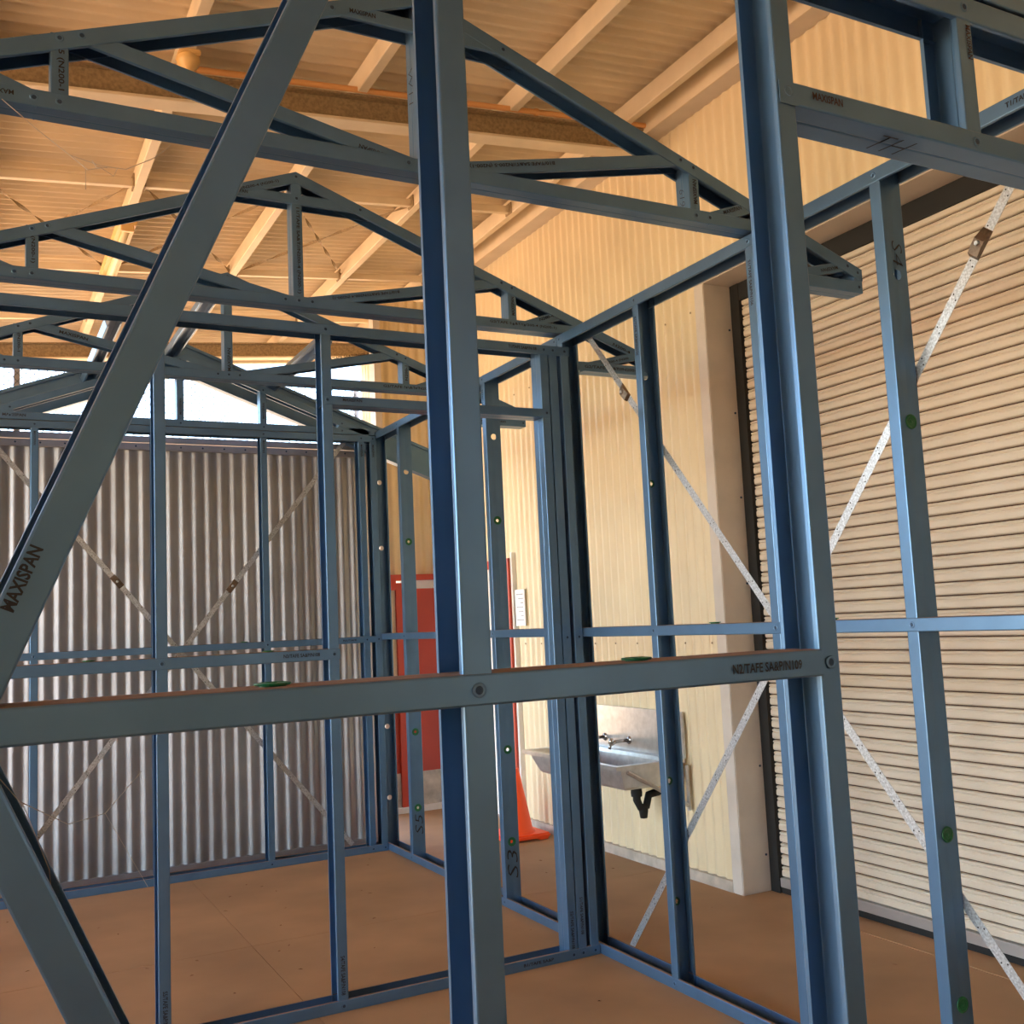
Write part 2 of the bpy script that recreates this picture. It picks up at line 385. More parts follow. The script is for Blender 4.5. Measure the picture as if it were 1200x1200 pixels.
# roof: corrugated sheet on purlins
def zr(x): return 4.037 + 0.085*(x-2.448)          # underside of the purlins
SL = Vector((1, 0, 0.085)).normalized(); NR = Vector((-0.085, 0, 1)).normalized()
bm = bmesh.new()
per = 0.076; off = [(0.0, 0.0), (0.030, 0.0), (0.038, -0.004), (0.045, -0.026), (0.052, -0.030), (0.059, -0.026), (0.067, -0.004)]
A0 = Vector((-5.3, -4.3, zr(-5.3)+0.136)); prow = None
for k in range(int(14.0/per)):
    for dy, dn in off:
        p = A0 + Vector((0, k*per+dy, 0)) + NR*dn
        cur = (bm.verts.new(p), bm.verts.new(p + SL*9.0))
        if prow: bm.faces.new((prow[0], cur[0], cur[1], prow[1]))
        prow = cur
ro = obj_from_bm('ceiling', bm, 'rooft', smooth=True, recalc=False); tag(ro, 'corrugated roof sheeting of the shed seen from below', 'roof', kind='structure')
def sbox(name, x0, x1, y0, y1, h0, h1, m, bev=0.0):   # box that follows the roof slope, heights above the purlin underside
    bm = bmesh.new()
    vs = [bm.verts.new((x, y, zr(x)+h)) for h in (h0, h1) for (x, y) in ((x0,y0),(x1,y0),(x1,y1),(x0,y1))]
    for f in ((3,2,1,0),(4,5,6,7),(0,1,5,4),(1,2,6,5),(2,3,7,6),(3,0,4,7)): bm.faces.new([vs[i] for i in f])
    if bev: bmesh.ops.bevel(bm, geom=bm.edges[:], offset=bev, segments=1, affect='EDGES')
    return obj_from_bm(name, bm, m, ro)
PX = [-4.2, -3.37, -2.54, -1.71, -0.88, -0.05, 0.775, 1.612, 2.44, 3.14]
for x in PX: sbox('purlin', x, x+0.052, -4.2, 9.65, 0.0, 0.105, 'purl', 0.004)
for yb in (4.45, 9.05, 0.0):
    sbox('roof_beam', -5.2, 3.42, yb+0.045, yb+0.055, -0.125, -0.010, 'beam')  # web shade is in its brown, the flange below kept paler
    sbox('beam_flange', -5.2, 3.42, yb, yb+0.10, -0.140, -0.125, 'purl', 0.002)
    sbox('beam_flange', -5.2, 3.42, yb, yb+0.10, -0.010, -0.001, 'beam', 0.002)
for yb in (5.77, 7.23, 8.4, 2.9, 1.6):
    for a, b in zip(PX[:-1], PX[1:]):
        sbox('bridging_channel', a+0.054, b-0.002, yb, yb+0.035, 0.012, 0.058, 'beam' if False else 'purl', 0.002)
        if a > -1.0:
            sbox('cleat', a+0.053, a+0.060, yb-0.03, yb+0.05, 0.0, 0.075, 'beam'); sbox('cleat', b-0.008, b-0.001, yb-0.03, yb+0.05, 0.0, 0.075, 'beam')
bm = bmesh.new()
for (xa, ya, xb, yb) in ((-0.0,5.80,0.77,7.2),(-0.0,7.2,0.77,5.80),(0.83,5.8,1.61,7.2),(0.83,7.2,1.61,5.8),(1.67,5.8,2.44,7.2),(1.67,7.2,2.44,5.8)):
    n = 60; pv = None; d = Vector((xb-xa, yb-ya, 0)).normalized(); sd = Vector((-d.y, d.x, 0))
    for i in range(n+1):
        t = i/n; x = xa+(xb-xa)*t; c = Vector((x, ya+(yb-ya)*t, zr(x)+0.03)); an = t*18
        q = sd*math.cos(an) + Z_*math.sin(an)
        cur = (bm.verts.new(c+q*0.010), bm.verts.new(c-q*0.010))
        if pv: bm.faces.new((pv[0], pv[1], cur[1], cur[0]))
        pv = cur
obj_from_bm('twisted_brace_strap', bm, 'beam', ro, recalc=False)
# eave members along the right wall and the rear fascia
sbox('eave_channel', 3.30, 3.43, -4.0, 9.6, -0.035, -0.020, 'trim', 0.002)
sbox('eave_channel', 3.296, 3.31, -4.0, 9.6, -0.035, 0.105, 'purl', 0.002)
sbox('rear_fascia', -5.2, 3.45, 9.58, 9.64, -0.06, 0.10, 'purl', 0.003)
pp = tube('conduit', [(-1.0, 4.438, zr(-1.0)+0.012), (1.0, 4.438, zr(1.0)+0.012), (3.28, 4.438, zr(3.28)+0.012), (3.38, 4.438, zr(3.38)+0.008), (3.40, 4.438, zr(3.40)-0.03)], 0.014, 'pipe', None, 10)
tag(pp, 'orange conduit pipe running along the roof beam', 'pipe')
for x in (0.3, 1.95, 2.6):
    bm = bmesh.new(); lathe_bm(bm, [(0.017, -0.012), (0.019, -0.008), (0.019, 0.008), (0.017, 0.012)], (x, 4.438, zr(x)+0.012), SL, 12); obj_from_bm('coupling', bm, 'pipe', pp)
# unseen wall added behind the camera to darken the frame fronts
bm = bmesh.new(); corr(bm, (-5.0, -4.0, 0.0), (1,0,0), (0,0,1), (0,1,0), 8.5, 4.0, seg=4)
wf = obj_from_bm('wall_front_added', bm, 'cream', smooth=True, recalc=False); tag(wf, 'added unseen cream corrugated wall opposite the zinc screen', 'wall', kind='structure')

# unseen left cladding added to cut front-left light; bays beyond stay open
bm = bmesh.new(); corr(bm, (-5.0, -4.0, 0.0), (0,1,0), (0,0,1), (1,0,0), 3.4, 3.55, seg=4)
wl = obj_from_bm('wall_left_added', bm, 'cream', smooth=True, recalc=False); tag(wl, 'added unseen cream cladding that cuts light from the front left', 'wall', kind='structure')

# ================================================================== STEEL WALL FRAMES
HZ = (2.372, 1.932, 0.766, 0.313)      # service holes in the studs
class Wall:
    def __init__(s, name, label, O, U, N, ztop, D=0.085, group='steel wall frames'):
        s.O, s.U, s.N, s.D, s.zt = Vector(O), Vector(U), Vector(N), D, ztop
        s.t = thing(name, O, label, 'wall frame', group)
    def P(s, u, z, n=0.0): return s.O + s.U*u + s.N*n + Z_*z
    def plate(s, name, u0, u1, z, opendir, W=0.044, proud=0.0014, rv=True):
        # z = web level
        return cee(name, s.t, s.P(u0, z, -proud), s.P(u1, z, -proud), s.N, Z_*opendir, D=s.D+2*proud, W=W)
    def stud(s, u0, z0=0.003, z1=None, web=-1, W=0.041, holes=True, grom=(), filled=False, name='stud'):
        z1 = z1 or s.zt-0.003
        hs = [z-z0 for z in HZ if z0+0.05 < z < z1-0.05] if holes else []
        uu = u0 if web < 0 else u0+W
        o = cee(name, s.t, s.P(uu, z0), s.P(uu, z1), s.N, s.U*(1 if web < 0 else -1), D=s.D, W=W, holes=hs)
        for z in grom:
            grommet(o, s.P(uu - (0.0009 if web < 0 else -0.0009), z, s.D/2) , -s.U if web < 0 else s.U, filled)
            if web > 0:
                pass
        return o
    def riv(s, u, z, n=-0.0023): rivet(s.t, s.P(u, z, n), -s.N)

def lett(w, par, s_, u, z, mode, length, height, m='ink', n=-0.0024):
    V = {'h': (w.VR, Z_), 'down': (-Z_, w.VR), 'up': (Z_, -w.VR), 'flip': (-w.VR, -Z_)}[mode]
    text(s_, par, w.P(u, z, n), V[0], V[1], length, height, m, bold=0.020)

# ---- right wall, rear panel (Y 3.95..6.42) and front panel (Y 1.0..3.95); U = +Y
def rwall(label, y0, y1):
    w = Wall('steel_stud_frame', label, (2.362, y0, 0), Y_, X_, 2.70); w.VR = -Y_; return w
RB = rwall('long blue steel wall panel between the zinc screen and the door opening partition', 3.952, 6.424)
tpb = RB.plate('top_plate', 0, 2.472, 2.70, -1); RB.plate('bottom_plate', 0, 2.472, 0.0, 1)
Y0 = 3.952
RB.stud(0.0, web=1); RB.stud(6.38-Y0, web=1)
s5 = RB.stud(5.94-Y0, web=-1, grom=HZ[1:])
RB.stud(5.33-Y0, web=-1, grom=HZ[1:])
s3 = RB.stud(4.711-Y0, web=-1, grom=HZ[1:])
cee('noggin', RB.t, RB.P(0, 1.370, -0.0014), RB.P(2.472, 1.370, -0.0014), X_, -Z_, D=0.0878, W=0.040)
for y in (3.97, 4.731, 5.35, 5.96, 6.40):
    for z in (2.678, 0.022, 1.350): RB.riv(y-Y0, z)
text('S3', s3, (2.404, 4.7098, 0.205), Z_, -X_, 0.14, 0.058, bold=-0.012, shear=0.2, name='marking')
text('S5', s5, (2.408, 5.9388, 0.215), Z_, -X_, 0.12, 0.05, bold=-0.012, shear=0.2, name='marking')
lett(RB, RB.t, 'S2/TAFE SA&P/N106', 4.732-Y0, 2.55, 'down', 0.15, 0.013, n=-0.0004)
RF = rwall('blue steel wall panel in front of the cream roller door', 1.0, 3.948)
tpf = RF.plate('top_plate', 0, 2.948, 2.70, -1); RF.plate('bottom_plate', 0, 2.948, 0.0, 1)
Y0 = 1.0
RF.stud(3.906-Y0, web=1)
sA = RF.stud(3.303-Y0, web=1, grom=(1.932, 0.766, 0.313))
RF.stud(2.611-Y0, web=1, grom=(1.932, 0.766))
s4 = RF.stud(2.05-Y0, web=-1, grom=(1.932, 0.766, 0.313), filled=True)
RF.stud(1.48-Y0, web=-1); RF.stud(1.002-Y0, web=-1)
nf = cee('noggin', RF.t, RF.P(0, 1.368, -0.0014), RF.P(2.948, 1.368, -0.0014), X_, -Z_, D=0.0878, W=0.040)
for y in (3.926, 3.324, 2.632, 2.070, 1.50):
    for z in (2.678, 0.022, 1.348): RF.riv(y-Y0, z)
for y in (3.0, 2.42, 1.72, 4.4):
    (grommet(nf, (2.405, y, 1.3705), (0, 0, 1)) if y < 3.9 else None)
text('S4', s4, (2.409, 2.0492, 2.437), -Z_, X_, 0.075, 0.040, bold=-0.015, shear=0.2, name='marking')
for y, z in ((3.324, 2.53), (2.632, 2.53)): lett(RF, RF.t, 'S1/TAFE SA&P/N106', y-Y0, z, 'down', 0.16, 0.014, n=-0.0004)
lett(RF, RF.t, 'S1/TAFE SA&P/N106', 3.927-Y0, 2.53, 'down', 0.16, 0.014, n=-0.0004)
text('T1/TAFE SA&P/N106', RF.t, (2.3602, 1.54, 2.679), -Y_, Z_, 0.17, 0.015, bold=0.020, off=0.0012)
# flat steel cross bracing on the outer face
def strap(parent, p0, p1, nrm, wd=0.030, th=0.0012):
    p0, p1, nrm = Vector(p0), Vector(p1), Vector(nrm); u = (p1-p0).normalized(); sd = u.cross(nrm).normalized()*wd/2
    bm = bmesh.new(); vs = [bm.verts.new(p+q*s_+nrm*k*th) for k in (0, 1) for p, q, s_ in ((p0,sd,1),(p0,sd,-1),(p1,sd,-1),(p1,sd,1))]
    for f in ((3,2,1,0),(4,5,6,7),(0,1,5,4),(1,2,6,5),(2,3,7,6),(3,0,4,7)): bm.faces.new([vs[i] for i in f])
    o = obj_from_bm('brace_strap', bm, 'galv', parent); o['label'] = 'galvanised perforated brace strap'
    # nail holes
    L = (p1-p0).length; bm = bmesh.new(); k = 0.03
    while k < L-0.02:
        for j in (-0.25, 0.25):
            c = p0+u*(k+(0.012 if j > 0 else 0))+sd*2*j - nrm*0.0003
            vs = [bm.verts.new(c+u*0.0028*math.cos(a)+sd.normalized()*0.0028*math.sin(a)) for a in [math.pi*2*i/6 for i in range(6)]]
            bm.faces.new(vs)
        k += 0.10
    h_ = obj_from_bm('punched_holes', bm, 'black', o); h_['kind'] = 'stuff'
    return o
def tensioner(par, c, u, nrm):
    c, u, nrm = Vector(c), Vector(u).normalized(), Vector(nrm); sd = u.cross(nrm).normalized()
    bm = bmesh.new()
    pr = [(-0.042, 0.0), (-0.034, 0.012), (-0.008, 0.016), (0.010, 0.016), (0.036, 0.004), (0.042, 0.0)]
    for s_ in (-1, 1): pass
    R_ = []
    for s_ in (-0.018, 0.018): R_.append([bm.verts.new(c+u*a-nrm*b+sd*s_) for a, b in pr])
    for i in range(len(pr)-1): bm.faces.new((R_[0][i], R_[0][i+1], R_[1][i+1], R_[1][i]))
    bm.faces.new(R_[0]); bm.faces.new(R_[1])
    o = obj_from_bm('tensioner', bm, 'tens', par); o['label'] = 'bent brown steel strap tensioner with bolt'
    bm = bmesh.new(); lathe_bm(bm, [(0.008, 0), (0.008, 0.006), (0.006, 0.008), (0, 0.008)], c-nrm*0.015, -nrm, 6); obj_from_bm('bolt', bm, 'galv', par)
st1 = strap(RF.t, (2.4485, 3.830, 2.686), (2.4485, 1.600, 0.042), (1, 0, 0))
st2 = strap(RF.t, (2.4505, 1.558, 2.675), (2.4505, 3.745, 0.034), (1, 0, 0))
tensioner(st1, (2.4480, 3.552, 2.356), (0, 2.23, 2.644), (1, 0, 0))
tensioner(st2, (2.4500, 1.800, 2.383), (0, -2.187, 2.641), (1, 0, 0))

# ---- internal partition with the door opening (mid)
MD = Wall('steel_stud_frame', 'internal steel partition with a door opening beside the long wall panel', (-0.05, 3.842, 0), X_, Y_, 2.618); MD.VR = X_
O = 0.05
tm_ = MD.plate('top_plate', 0.0, 2.406, 2.618, -1, W=0.042); bpm = MD.plate('bottom_plate', 0.0, 2.406, 0.0, 1, W=0.042)
m1 = MD.stud(0.578+O, web=1, holes=False); m2 = MD.stud(1.212+O, web=1, holes=False)
MD.stud(0.0, web=-1)
MD.stud(2.206+O, web=-1, holes=False); MD.stud(2.252+O, web=-1, holes=False); MD.stud(2.312+O, web=-1, holes=False)
ng = cee('noggin', MD.t, MD.P(0, 1.337, -0.0014), MD.P(1.256+O, 1.337, -0.0014), Y_, -Z_, D=0.0878, W=0.042)
hd = cee('door_header', MD.t, MD.P(1.22+O, 2.292, -0.0014), MD.P(2.246+O, 2.292, -0.0014), Y_, Z_, D=0.0878, W=0.038)
for u in (0.599, 1.233, 2.227, 2.273, 2.333):
    for z in (2.597, 0.021): MD.riv(u+O, z)
MD.riv(0.599+O, 1.316); MD.riv(1.233+O, 1.316); MD.riv(1.233+O, 2.312); MD.riv(2.227+O, 2.312); MD.riv(2.273+O, 1.33); MD.riv(2.333+O, 1.33)
grommet(ng, (0.36, 3.885, 1.3385), (0, 0, 1)); grommet(ng, (0.99, 3.885, 1.3385), (0, 0, 1))
lett(MD, ng, 'N3/TAFE SA&P/N108', 1.105+O, 1.318, 'h', 0.14, 0.014)
lett(MD, tm_, 'T1/TAFE SA&P/N108', 2.12+O, 2.598, 'h', 0.14, 0.014)
lett(MD, hd, 'MAXISPAN', 1.335+O, 2.315, 'h', 0.08, 0.013)
lett(MD, m1, 'S5/TAFE SA&P/N108', 0.599+O, 0.13, 'down', 0.14, 0.016, n=-0.0004); lett(MD, m2, 'S4/TAFE SA&P/N108', 1.233+O, 0.13, 'down', 0.14, 0.016, n=-0.0004)
lett(MD, MD.t, 'S2/TAFE SA&P/N108', 2.227+O, 0.12, 'down', 0.15, 0.014, n=-0.0004); lett(MD, MD.t, 'S1/TAFE SA&P/N108', 2.275+O, 0.17, 'down', 0.15, 0.014, n=-0.0004)
lett(MD, bpm, 'B1/TAFE SA&P', 2.06+O, 0.022, 'h', 0.14, 0.012)

# ---- rear wall frame
RR = Wall('steel_stud_frame', 'steel end wall frame with crossed straps against the zinc screen', (-0.05, 6.34, 0), X_, Y_, 2.672); RR.VR = X_
RR.plate('top_plate', 0, 2.406, 2.672, -1, W=0.042); RR.plate('bottom_plate', 0, 2.406, 0.0, 1)
for u in (0.0, 0.285, 0.94, 1.592, 2.236, 2.316):
    o = RR.stud(u+O if u else 0.0, web=1, holes=False)
    if u: RR.riv(u+O+0.02, 2.651); RR.riv(u+O+0.02, 0.022); RR.riv(u+O+0.02, 1.335)
    if u in (0.285, 1.592, 2.236, 2.316): lett(RR, o, 'MAXISPAN', u+O+0.021, 2.57, 'down', 0.08, 0.014, n=-0.0004)
nr = cee('noggin', RR.t, RR.P(0, 1.356, -0.0014), RR.P(2.406, 1.356, -0.0014), Y_, -Z_, D=0.0878, W=0.041)
grommet(nr, (1.48, 6.383, 1.3575), (0, 0, 1)); lett(RR, nr, 'N1/TAFE', 2.14+O, 1.336, 'h', 0.09, 0.012)
sr1 = strap(RR.t, (0.03, 6.4290, 2.625), (2.15, 6.4290, 0.050), (0, 1, 0))
sr2 = strap(RR.t, (2.17, 6.4310, 2.640), (0.10, 6.4310, 0.050), (0, 1, 0))
tensioner(sr1, (0.752, 6.4285, 1.748), (2.12, 0, -2.575), (0, 1, 0)); tensioner(sr2, (1.422, 6.4305, 1.705), (2.07, 0, 2.59), (0, 1, 0))

# ---- front partition F (nearest), K braces, door head
FR = Wall('steel_stud_frame', 'near steel partition with diagonal braces, brown dust on its rail and a lintel', (-0.05, 1.19, 0), X_, Y_, 2.585); FR.VR = X_
FR.plate('bottom_plate', 0, 1.24, 0.0, 1)
FR.plate('top_plate', 0, 2.41, 2.585, -1, W=0.041)
a_ = FR.stud(0.549+O, web=1, W=0.042, holes=False)
b_ = FR.stud(1.152+O, web=1, W=0.040, holes=False)
FR.stud(0.0, web=-1, W=0.041); FR.stud(2.31+O, web=-1)
nF = cee('noggin', FR.t, FR.P(0, 1.346, -0.0014), FR.P(1.156+O, 1.346, -0.0014), Y_, -Z_, D=0.0878, W=0.041)
hF = cee('door_header', FR.t, FR.P(1.1935+O, 2.231, -0.0014), FR.P(2.35+O, 2.231, -0.0014), Y_, Z_, D=0.0878, W=0.040)
box('header_tab', (1.156, 1.1872, 2.229), (1.1945, 1.1886, 2.268), 'steel', hF)
lF = cee('lintel_rail', FR.t, FR.P(1.1935+O, 2.537, -0.0014), FR.P(2.35+O, 2.537, -0.0014), Y_, -Z_, D=0.0878, W=0.048)
cF = FR.stud(1.611+O, z0=2.235, z1=2.53, web=1, W=0.041, holes=False, name='cripple_stud')
for u, z in ((0.570, 1.325), (1.172, 1.325), (1.176, 2.252), (1.634, 2.250), (1.634, 2.514), (0.570, 2.565)): FR.riv(u+O, z)
bevel_notch = None
for u in (0.318, 0.842): grommet(nF, (u, 1.232, 1.3475), (0, 0, 1))
lett(FR, nF, 'N2/TAFE SA&P/N109', 1.045+O, 1.3255, 'h', 0.133, 0.0145)
lett(FR, hF, 'MAXISPAN', 1.262+O, 2.2545, 'h', 0.068, 0.014, 'redink')
lett(FR, cF, 'MAXISPAN', 1.640+O, 2.446, 'down', 0.068, 0.013, 'redink', n=-0.0004)
text('TH', hF, (1.455, 1.232, 2.2305), X_, -Y_, 0.085, 0.05, bold=-0.022, shear=0.2, name='marking')
# diagonal braces: front flange between two measured edges in the plane of the partition, rolled a little about their axis
def brace(p0, p1, openside, roll):
    p0, p1 = Vector(p0), Vector(p1); u = (p1-p0).normalized()
    prp = Vector((-u.z, 0, u.x)) * openside
    Rm = Matrix.Rotation(roll, 3, u)
    return cee('diagonal_brace', FR.t, p0, p1, Rm @ Y_, Rm @ prp, D=0.085, W=0.043)
# upper brace: lower right edge carries the web, open towards the upper left
ub = brace((-0.008, 1.188, 1.273), (0.555, 1.188, 2.575), 1, math.radians(5))
lb = brace((-0.023, 1.188, 1.274), (0.520, 1.188, 0.045), 1, math.radians(5))
du = Vector((0.563, 0, 1.302)).normalized(); dp = Vector((-du.z, 0, du.x))
text('MAXISPAN', ub, Vector((0.0455, 1.188, 1.478)) + Vector((0, -0.0022, 0)), du, (Matrix.Rotation(math.radians(5), 3, du) @ dp), 0.072, 0.0145, bold=0.032, off=0.0014)

# ---- left wall frame (mirror of the right wall, just left of the camera)
LW = Wall('steel_stud_frame', 'long steel wall frame facing the open side of the shed', (-0.139, 1.3, 0), Y_, X_, 2.70); LW.VR = -Y_
LW.plate('top_plate', -0.1, 5.12, 2.70, -1); LW.plate('bottom_plate', 1.0, 5.12, 0.0, 1)
for y in (2.65, 3.3, 3.9, 4.7, 5.4, 6.35): LW.stud(y-1.3, web=-1, holes=False)

# ================================================================== ROOF TRUSSES
XC = 1.153; SLP = 0.3716; CR = math.cos(math.atan(SLP))
def truss(y0, label, loff=0.0):
    t = thing('roof_truss', (XC, y0, 2.705), label, 'roof truss', 'steel roof trusses')
    D, W = 0.076, 0.044
    def seg(name, x0, z0, x1, z1, web='low', W=W, ins=0.0, c0=None, c1=None):
        # (x,z) = lower edge line; web on the lower or upper edge
        p0, p1 = Vector((x0, y0+ins, z0)), Vector((x1, y0+ins, z1)); u = (p1-p0).normalized()
        n = Vector((-u.z, 0, u.x))
        if n.z < 0 or (abs(n.z) < 1e-6 and n.x < 0): n = -n
        if web == 'low': return cee(name, t, p0, p1, Y_, n, D=D-2*ins, W=W, cut0=c0, cut1=c1)
        return cee(name, t, p0+n*W, p1+n*W, Y_, -n, D=D-2*ins, W=W, cut0=c0, cut1=c1)
    P = {}
    P['chord'] = seg('bottom_chord', XC-1.294, 2.705, XC+1.294, 2.705, 'low')
    for s in (-1, 1):
        zl = lambda d: 3.272 - SLP*d - W/CR
        x1 = XC + s*1.722
        a, b = (XC, zl(0)), (x1, zl(1.722))
        if s > 0: P['rafR'] = seg('rafter', *a, *b, 'up', c0=(0, XC), c1=(0, x1))
        else: P['rafL'] = seg('rafter', *b, *a, 'up', c0=(0, x1), c1=(0, XC))
        RC = ((s*SLP, 0, 1), 3.272 - 0.014 + SLP*s*XC)      # just inside the top of the rafter
        def cl(name, d0, z0, d1, z1, Wd=0.042, web='up', ins=0.0025, rc=False):
            # centre line given
            xa, xb = XC+s*d0, XC+s*d1
            if xa > xb: xa, z0, xb, z1 = xb, z1, xa, z0
            u = Vector((xb-xa, 0, z1-z0)).normalized(); n = Vector((-u.z, 0, u.x))
            if n.z < 0: n = -n
            hi = 1 if z1 > z0 else 0
            return seg(name, xa-n.x*Wd/2, z0-n.z*Wd/2, xb-n.x*Wd/2, z1-n.z*Wd/2, web, Wd, ins, c0=RC if rc and hi == 0 else None, c1=RC if rc and hi == 1 else None)
        P['strut%d' % s] = cl('strut', 0.955, 2.920, 0.030, 2.727, rc=True)
        P['ss%d' % s] = cl('short_strut', 1.02, 2.722, 1.27, 2.812, rc=True)
        # post
        xp = XC + s*0.974
        P['post%d' % s] = cee('post', t, (xp-0.021, y0+0.0025, 2.712), (xp-0.021, y0+0.0025, 2.905), Y_, X_, D=D-0.005, W=0.042)
        P['sof%d' % s] = seg('soffit_bearer', *( (XC+1.305, 2.541, XC+1.719, 2.541) if s > 0 else (XC-1.719, 2.541, XC-1.305, 2.541)), 'low')
        P['os%d' % s] = cl('soffit_strut', 1.31, 2.553, 1.640, 2.637, 0.038, rc=True)
        xe = XC + s*1.699
        cee('end_post', t, (xe-0.018, y0+0.0025, 2.546), (xe-0.018, y0+0.0025, 2.622), Y_, X_, D=D-0.005, W=0.036)
        for d, z in ((0.974, 2.727), (1.031, 2.727), (0.974, 2.893), (0.923, 2.911), (0.055, 2.731), (0.271, 3.150), (1.700, 2.617), (1.652, 2.637), (1.702, 2.563)):
            rivet(t, (XC+s*d, y0-0.0008, z), -Y_)
    P['king'] = cee('king_post', t, (XC-0.022, y0+0.0025, 2.712), (XC-0.022, y0+0.0025, 3.245), Y_, X_, D=D-0.005, W=0.044)
    P['collar'] = seg('collar_tie', XC-0.30, 3.134, XC+0.30, 3.134, 'up', W=0.042, ins=0.0012, c0=((-SLP, 0, 1), 3.258 - SLP*XC), c1=((SLP, 0, 1), 3.258 + SLP*XC))
    rivet(t, (XC-0.0, y0-0.0008, 2.731), -Y_); rivet(t, (XC, y0-0.0008, 3.158), -Y_); rivet(t, (XC, y0-0.0008, 3.250), -Y_)
    def tx(s_, part, x, z, mode, length, height, ang=0.0, yo=0.0):
        ca, sa = math.cos(ang), math.sin(ang)
        r_ = Vector((ca, 0, sa)); u_ = Vector((-sa, 0, ca))
        r_, u_ = {'h': (r_, u_), 'down': (-Z_, X_), 'up': (Z_, -X_), 'flip': (-r_, -u_)}[mode]
        text(s_, P[part], (x, y0+yo, z), r_, u_, length, height, bold=0.020)
    t['x'] = 0; del t['x']
    return t, P, tx
A20 = math.atan(SLP); AS = math.atan2(0.193, 0.925)
T1, P1, tx = truss(2.61, 'large near roof truss spanning in front of the dark roof beam')
tx('-5 (N200-1', 'post-1', XC-0.972, 2.815, 'down', 0.115, 0.018, yo=0.0018)
tx('MAXISPAN', 'collar', 0.972, 3.155, 'h', 0.078, 0.014)
tx('MAXISPAN', 'strut-1', 0.99, 2.748, 'flip', 0.082, 0.013, -AS*0.9, yo=0.0018)
tx('B10/TAFE SA&T//N200-5 (N200-1)', 'strut1', 1.44, 2.787, 'flip', 0.30, 0.014, AS, yo=0.0018)
tx('MAXISPAN', 'post1', 2.129, 2.81, 'up', 0.085, 0.016, yo=0.0018)
tx('MAXISPAN', 'ss1', 2.285, 2.770, 'h', 0.085, 0.014, 0.36, yo=0.0018)
tx('MAXISPAN', 'os1', 2.715, 2.615, 'flip', 0.085, 0.013, 0.25, yo=0.0018)
tx('MAX', 'chord', 0.06, 2.729, 'flip', 0.035, 0.012)
text('W11', P1['king'], (XC-0.0225, 2.650, 2.985), -Z_, -Y_, 0.11, 0.03, bold=-0.02, shear=0.2, name='marking')
text('619', P1['post1'], (2.1055, 2.650, 2.80), -Z_, -Y_, 0.06, 0.025, bold=-0.02, shear=0.2, name='marking')
T2, P2, tx = truss(3.925, 'middle roof truss above the partition with a door opening')
tx('(N200-1)', 'post-1', XC-0.972, 2.815, 'down', 0.10, 0.016, yo=0.0018)
tx('11/TAFE SA&T//N200-4 (N200-1)', 'king', XC+0.002, 2.94, 'down', 0.36, 0.017, yo=0.0018)
tx('MAXISPAN', 'collar', 0.915, 3.155, 'h', 0.08, 0.014)
tx('H1/TAFE SA&T//N200-4 (N200-1)', 'rafL', 0.94, 3.168, 'h', 0.30, 0.014, A20)
tx('B10/TAFE SA&T//N200-4 (N200-1)', 'strut1', 1.44, 2.787, 'flip', 0.30, 0.014, AS, yo=0.0018)
tx('G2/TAFE SA&T//N200-4 (N200-1)', 'chord', 2.18, 2.729, 'h', 0.34, 0.015)
tx('N200-4', 'ss1', 2.30, 2.775, 'h', 0.08, 0.014, 0.36, yo=0.0018)
tx('N200-4', 'rafR', 2.70, 2.665, 'h', 0.10, 0.014, -A20); tx('T//N200-4 (N200', 'os1', 2.66, 2.600, 'h', 0.16, 0.013, 0.25, yo=0.0018)
tx('G2/TAFE SA&T//N200-4', 'sof1', 2.64, 2.563, 'h', 0.30, 0.014)
tx('MAXISPAN', 'post1', 2.129, 2.81, 'up', 0.085, 0.016, yo=0.0018)
T3, P3, tx = truss(5.205, 'far roof truss next to the gable outriggers')
tx('(N200-1', 'post-1', XC-0.972, 2.815, 'down', 0.09, 0.016, yo=0.0018)
tx('MAXISPAN', 'strut-1', 0.42, 2.870, 'h', 0.13, 0.016, -AS, yo=0.0018)
tx('MAXISPAN', 'king', XC+0.002, 2.81, 'up', 0.12, 0.017, yo=0.0018)
tx('B10/TAFE SA&T//N200-3 (N200-1', 'strut1', 1.83, 2.885, 'h', 0.34, 0.015, AS, yo=0.0018)
tx('G2/TAFE SA&T//N200-3', 'chord', 2.14, 2.729, 'h', 0.30, 0.015)
tx('N200-1', 'post1', 2.129, 2.81, 'up', 0.085, 0.016, yo=0.0018)
tx('N200-3 (N200', 'sof1', 2.64, 2.563, 'h', 0.20, 0.014)

# ---- dropped gable truss on the rear wall, with outriggers and barge rafters
GT = thing('gable_truss', (XC, 6.34, 2.675), 'low gable truss with flat outriggers standing over the zinc screen', 'roof truss', 'steel roof trusses')
def gseg(name, x0, z0, x1, z1, y0=6.34, D=0.076, W=0.044, web='low', c0=None, c1=None):
    p0, p1 = Vector((x0, y0, z0)), Vector((x1, y0, z1)); u = (p1-p0).normalized(); n = Vector((-u.z, 0, u.x))
    if n.z < 0: n = -n
    if web == 'low': return cee(name, GT, p0, p1, Y_, n, D=D, W=W, cut0=c0, cut1=c1)
    return cee(name, GT, p0+n*W, p1+n*W, Y_, -n, D=D, W=W, cut0=c0, cut1=c1)
gc = gseg('bottom_chord', XC-1.20, 2.675, XC+1.20, 2.675)
text('MAXISPAN', gc, (0.20, 6.34, 2.700), X_, Z_, 0.12, 0.016, bold=0.020)
GZ = 3.134
